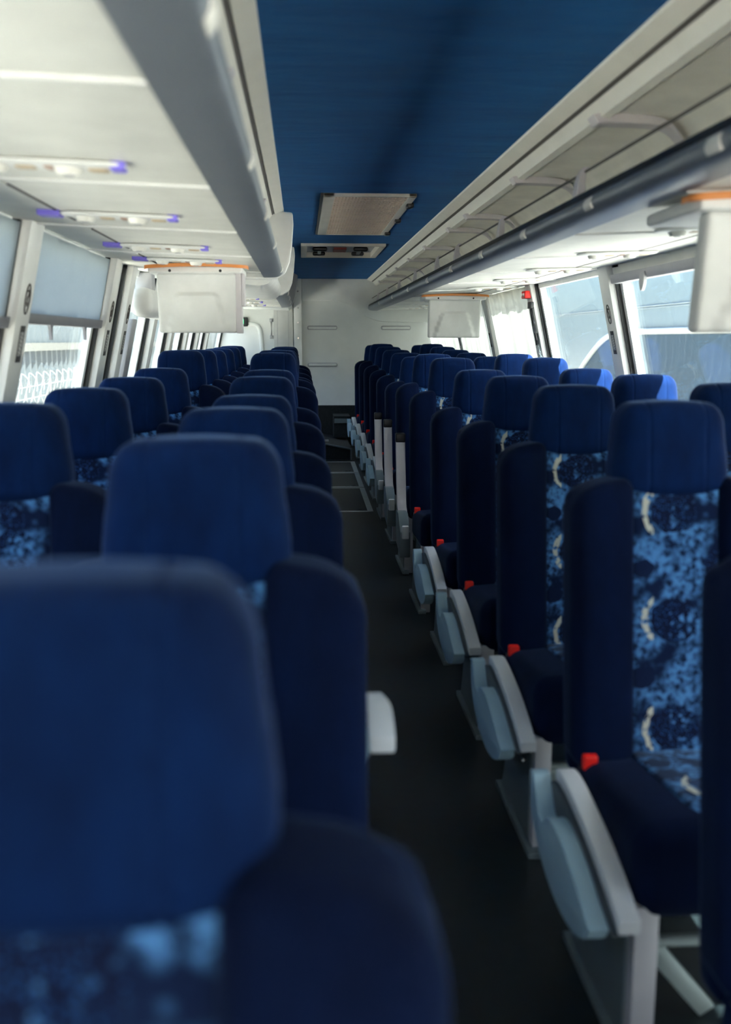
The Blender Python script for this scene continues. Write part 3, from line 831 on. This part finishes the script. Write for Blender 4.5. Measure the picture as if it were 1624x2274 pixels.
def blind(y0, y1, Zb, label):
    r = thing('window_blind', label, 'blind', (sidept(-1, Zb), (y0+y1)/2, H+Zb-.05), 'half-drawn blinds on the left')
    obj('cloth', cloth_sheet(-1, y0+.01, y1-.01, Zb, .318, -.008, .004, 2.3, int(y0*10)+3), M['blind'], r)
    b = BM(); leanbox(b, -1, y0, y1, Zb-.028, Zb+.004, -.022, .004)
    br = obj('bottom_bar', b, M['bar'], r, bevel=.004)
    for t in (.27, .73):
        y = lerp(y0, y1, t); b = BM()
        x = sidept(-1, Zb, -.01)
        prism(b, [(y-.022, H+Zb-.025), (y+.022, H+Zb-.025), (y+.010, H+Zb-.04), (y+.003, H+Zb-.075), (y-.003, H+Zb-.075), (y-.010, H+Zb-.04)], 'x', x-.004, x+.006)
        obj('hook', b, M['bar'], br, smooth=0)
blind(3.055, 4.185, .075, 'grey cloth blind half drawn on the left window before the white pillar pair')
blind(1.575, 2.885, .060, 'grey cloth blind cut off by the left edge of the photo')
def curtain(y0, y1, label, seed):
    o = obj('curtain', cloth_sheet(1, y0, y1, -.27, .32, -.02, .010, 3.2, seed), M['curtain'])
    tag(o, label, 'curtain', 'white curtains drawn on the right windows')
curtain(6.13, 7.46, 'white curtain on the right window beside the red hammer holder', 2)
curtain(7.64, 8.97, 'white curtain behind the far right monitor', 5)
curtain(9.14, YR-.05, 'white curtain on the last right window at the rear wall', 6)
curtain(1.64, 2.97, 'white curtain on the right window behind the near monitor, unseen and added to block sun', 8)  # unseen curtain added to keep sun off the nearest window seat
# roller bar above the right window
r = thing('roller_bar', 'grey roller bar with hook above the right window by the near monitor', 'blind', (1.39, 3.8, H+.25))
b = BM(); leanbox(b, 1, 3.14, 4.46, .245, .285, -.03, .0)
obj('bar', b, M['grey'], r, bevel=.006)
for y in (3.3, 4.02):
    b = BM(); x = sidept(1, .25, -.035); prism(b, bez([(y-.025, H+.262, 0), (y-.028, H+.225, 0), (y, H+.195, 0), (y+.028, H+.225, 0), (y+.025, H+.262, 0)], 4) and [(p[0], p[1]) for p in bez([(y-.025, H+.272, 0), (y-.028, H+.225, 0), (y, H+.195, 0), (y+.028, H+.225, 0), (y+.025, H+.272, 0)], 4)], 'x', x-.006, x+.006)
    obj('hook', b, M['grey'], r, smooth=0)
b = BM(); leanbox(b, 1, 3.14, 4.46, .285, .315, -.012, .02)
single('window_header', b, M['panel'], 'cream strip over the roller bar on the right', 'trim strip', smooth=0)
# red holder and strap by the curtain
r = thing('hammer_holder', 'small red emergency hammer holder above the white curtain on the right', 'emergency hammer', (1.36, 6.03, H+.24))
x = sidept(1, .26, -.05)
b = BM(); soft(b, x-.02, x+.02, 6.0, 6.10, H+.245, H+.290, .006, (1, 1, 1), 2); obj('holder', b, M['red'], r)
b = BM()
for y in (6.03, 6.07): disc(b, (x-.024, y, H+.268), .009, .004, 'x', 12)
obj('stud', b, M['nozzle'], r)
r = thing('tie_strap', 'black strap with chain hanging by the pillar beside the white curtain', 'strap', (1.37, 5.98, H-.1))
x = sidept(1, .15, -.055)
b = BM(); soft(b, x-.012, x+.012, 5.98, 6.05, H+.185, H+.225, .005, (1, 1, 1), 2); obj('clasp', b, M['blackp'], r)
b = BM()
for q in (-.02, .022): tube(b, bez([(x, 6.01+q*.4, H+.19), (sidept(1, .1, -.05), 6.0+q, H+.10), (sidept(1, 0, -.05), 6.0+q*.5, H+.0)], 6), .005, 6)
tube(b, [(sidept(1, .02, -.05), 6.0, H+.04), (sidept(1, -.03, -.05), 6.0, H-.03)], .010, 6)
obj('strap', b, M['blackp'], r)
b = BM()
for i in range(7):
    z = H-.035-i*.014; x = sidept(1, z-H, -.05); pts = [(x+.005*math.cos(a)*(i % 2), 5.99-i*.006+.005*math.cos(a)*(1-i % 2), z+.010*math.sin(a)) for a in [k*math.pi/4 for k in range(9)]]
    tube(b, pts, .002, 5, False)
obj('chain', b, M['plate'], r)
# stickers on the pillars
def emblem(sd, y, Z, label):
    r = thing('oval_sticker', label, 'sticker', (sidept(sd, Z, -.036), y, H+Z-.05), 'oval pictogram stickers')
    def P(a, c, o=-.0365): return (sidept(sd, Z+c, o), y+a, H+Z+c)
    b = BM(); tube(b, [P(.022*math.cos(t), .042*math.sin(t)) for t in [k*math.pi/12 for k in range(25)]], .0022, 5, False); obj('ring', b, M['groove'], r)
    b = BM(); tube(b, [P(-.008, .022), P(.006, .026), P(.008, .012), P(-.002, .004), P(0, -.02)], .0028, 5); tube(b, [P(-.008, -.012), P(.008, -.012)], .0025, 5); obj('pictogram', b, M['groove'], r)
def plaque(sd, y, Z, label):
    r = thing('notice_sticker', label, 'sticker', (sidept(sd, Z, -.036), y, H+Z-.05), 'black framed notice stickers')
    b = BM(); leanbox(b, sd, y-.020, y+.020, Z-.052, Z+.052, -.0375, -.034); obj('plate', b, M['sticker'], r, smooth=0)
    b = BM()
    for zz in (.043, -.043): leanbox(b, sd, y-.021, y+.021, Z+zz-.009, Z+zz+.009, -.0385, -.037)
    for yy in (-.0195, .0195): leanbox(b, sd, y+yy-.0015, y+yy+.0015, Z-.05, Z+.05, -.0385, -.037)
    obj('border', b, M['black'], r, smooth=0)
    b = BM()
    for zz in (.043, -.043): leanbox(b, sd, y-.013, y+.013, Z+zz-.005, Z+zz+.005, -.0392, -.038)
    for i in range(6): tube(b, [(sidept(sd, Z+.028-i*.011, -.038), y-.012, H+Z+.028-i*.011), (sidept(sd, Z+.022-i*.011, -.038), y+(.012 if i % 2 else .004), H+Z+.022-i*.011)], .0012, 4)
    obj('pictogram', b, M['white'] if False else M['groove'], r, smooth=0)
emblem(1, 4.545, .115, 'oval pictogram sticker on the right pillar between the clear windows')
plaque(1, 4.545, -.012, 'black framed notice sticker on the right pillar between the clear windows')
for y, w in ((2.97, 'nearest'), (4.26, 'middle'), (4.66, 'far')):
    emblem(-1, y, .115, 'oval pictogram sticker on the %s white pillar on the left' % w)
    plaque(-1, y, -.012, 'black framed notice sticker on the %s white pillar on the left' % w)
for y, w in ((7.55, 'first'), (9.05, 'last')):
    plaque(1, y, -.0, 'small notice sticker on the %s right pillar among the white curtains' % w)
# door mechanism on the left
r = thing('door_mechanism_cover', 'white rounded cover over the left door behind the monitor', 'cover', (-.74, 5.3, H+.10))
b = BM(); soft(b, -.80, -.69, 4.80, 5.95, H+.105, H+.245, (.05, .05, .05), (2, 6, 2), 4); obj('cover', b, M['white'], r)
b = BM(); soft(b, -.80, -.72, 5.0, 5.12, H+.23, H+.325, .01, (1, 1, 1), 2); obj('hanger', b, M['grey'], r)
b = BM(); leanbox(b, -1, 4.86, 4.99, SILL, .10, -.03, .03)
single('door_post', b, M['grey'], 'grey door post under the white cover on the left', 'post', bevel=.01)

# ------------------------------------------------------------------ outside
b = BM(); box(b, -60, 60, -40, 80, -1.42, -1.30)
struct('ground', b, M['ground'], smooth=0)
FX = -6.5
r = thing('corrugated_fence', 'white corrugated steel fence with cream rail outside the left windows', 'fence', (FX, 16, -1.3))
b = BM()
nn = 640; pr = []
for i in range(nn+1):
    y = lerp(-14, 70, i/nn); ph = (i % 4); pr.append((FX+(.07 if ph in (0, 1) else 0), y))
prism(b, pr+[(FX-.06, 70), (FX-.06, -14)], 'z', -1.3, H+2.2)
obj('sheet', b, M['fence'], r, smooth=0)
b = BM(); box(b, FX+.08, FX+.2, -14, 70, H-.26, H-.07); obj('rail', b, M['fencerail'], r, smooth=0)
b = BM()
for c in range(30):
    yc = 13+c*.62
    tube(b, [(FX+.6+.03*math.sin(k), yc+.46*math.cos(k*math.pi/10)+k*.012, H-1.13+.42*math.sin(k*math.pi/10)) for k in range(21)], .009, 5, False)
for z in (-1.0, -1.25): tube(b, [(FX+.6, 12, H+z), (FX+.6, 33, H+z)], .006, 5)
for yy in range(12, 34, 3): tube(b, [(FX+.6, yy, -1.3), (FX+.6, yy, H-1.0)], .02, 6)
single('razor_wire', b, M['wire'], 'coil of razor wire in front of the corrugated fence', 'wire')
# neighbouring coach to the right
r = thing('parked_coach', 'pale blue coach with a dark window in a white frame parked outside right', 'coach', (7.7, 20, -1.3))
b = BM(); soft(b, 6.45, 8.95, 12.5, 27.5, -.95, H+1.9, (.18, .35, .25), (3, 8, 4), 3); obj('body', b, M['coach'], r)
b = BM()
win = [(13.2, H-1.3), (13.2, H+.16)]+[(p.y, p.z) for p in bez([(0, 19.6, H+.16), (0, 20.4, H+.13), (0, 21.3, H-.06), (0, 22.4, H-.50), (0, 23.2, H-.95), (0, 23.6, H-1.3)], 6)]
prism(b, win, 'x', 6.42, 6.48); obj('side_window', b, M['coachwin'], r, smooth=0)
b = BM(); tube(b, [(6.41, y, z) for y, z in win+[win[0]]], .06, 8); obj('window_frame', b, M['coachtrim'], r)
b = BM(); tube(b, [(6.43, 12.9, H+.62), (6.43, 27, H+.62)], .012, 6); tube(b, [(6.43, 12.9, H+.58), (6.43, 27, H+.58)], .008, 6); obj('moulding', b, M['plate'], r)
for y in (15, 25):
    b = BM(); disc(b, (6.5, y, -.80), .5, .28, 'x', 28); obj('wheel', b, M['black'], r)

# ------------------------------------------------------------------ light and camera
w = bpy.data.worlds.new('World'); S.world = w; w.use_nodes = True
nt = w.node_tree; bg = nt.nodes['Background']
sky = N(nt, 'ShaderNodeTexSky', sky_type='NISHITA'); sky.sun_disc = False
sky.sun_elevation = math.radians(50); sky.sun_rotation = math.radians(145); sky.air_density = 1.0; sky.dust_density = 2.5; sky.ozone_density = 1.0
nt.links.new(sky.outputs[0], bg.inputs[0]); bg.inputs[1].default_value = .2
sun = bpy.data.lights.new('sun', 'SUN'); sun.energy = 14.0; sun.angle = math.radians(.6); sun.color = (1, .95, .88)
so = bpy.data.objects.new('sun', sun); COL.objects.link(so)
so.rotation_euler = Vector((-.205, .25, -.46)).to_track_quat('-Z', 'Y').to_euler()

cam = bpy.data.cameras.new('camera'); co = bpy.data.objects.new('camera', cam); COL.objects.link(co)
cam.sensor_fit = 'VERTICAL'; cam.sensor_height = 36; cam.lens = 2211*36/2274
co.location = (0, 0, H)
yaw, pit = math.radians(3.646), math.radians(9.802)
co.rotation_euler = (math.pi/2-pit, 0, -yaw)
cam.clip_start = .02; cam.clip_end = 300
cam.dof.use_dof = True; cam.dof.focus_distance = 6.3; cam.dof.aperture_fstop = 2.8
S.camera = co
S.view_settings.view_transform = 'Standard'; S.view_settings.look = 'None'; S.view_settings.gamma = 1
S.view_settings.use_curve_mapping = False
S.view_settings.exposure = 2.25
S.cycles.use_denoising = True
S.cycles.max_bounces = 16; S.cycles.diffuse_bounces = 8; S.cycles.transparent_max_bounces = 16
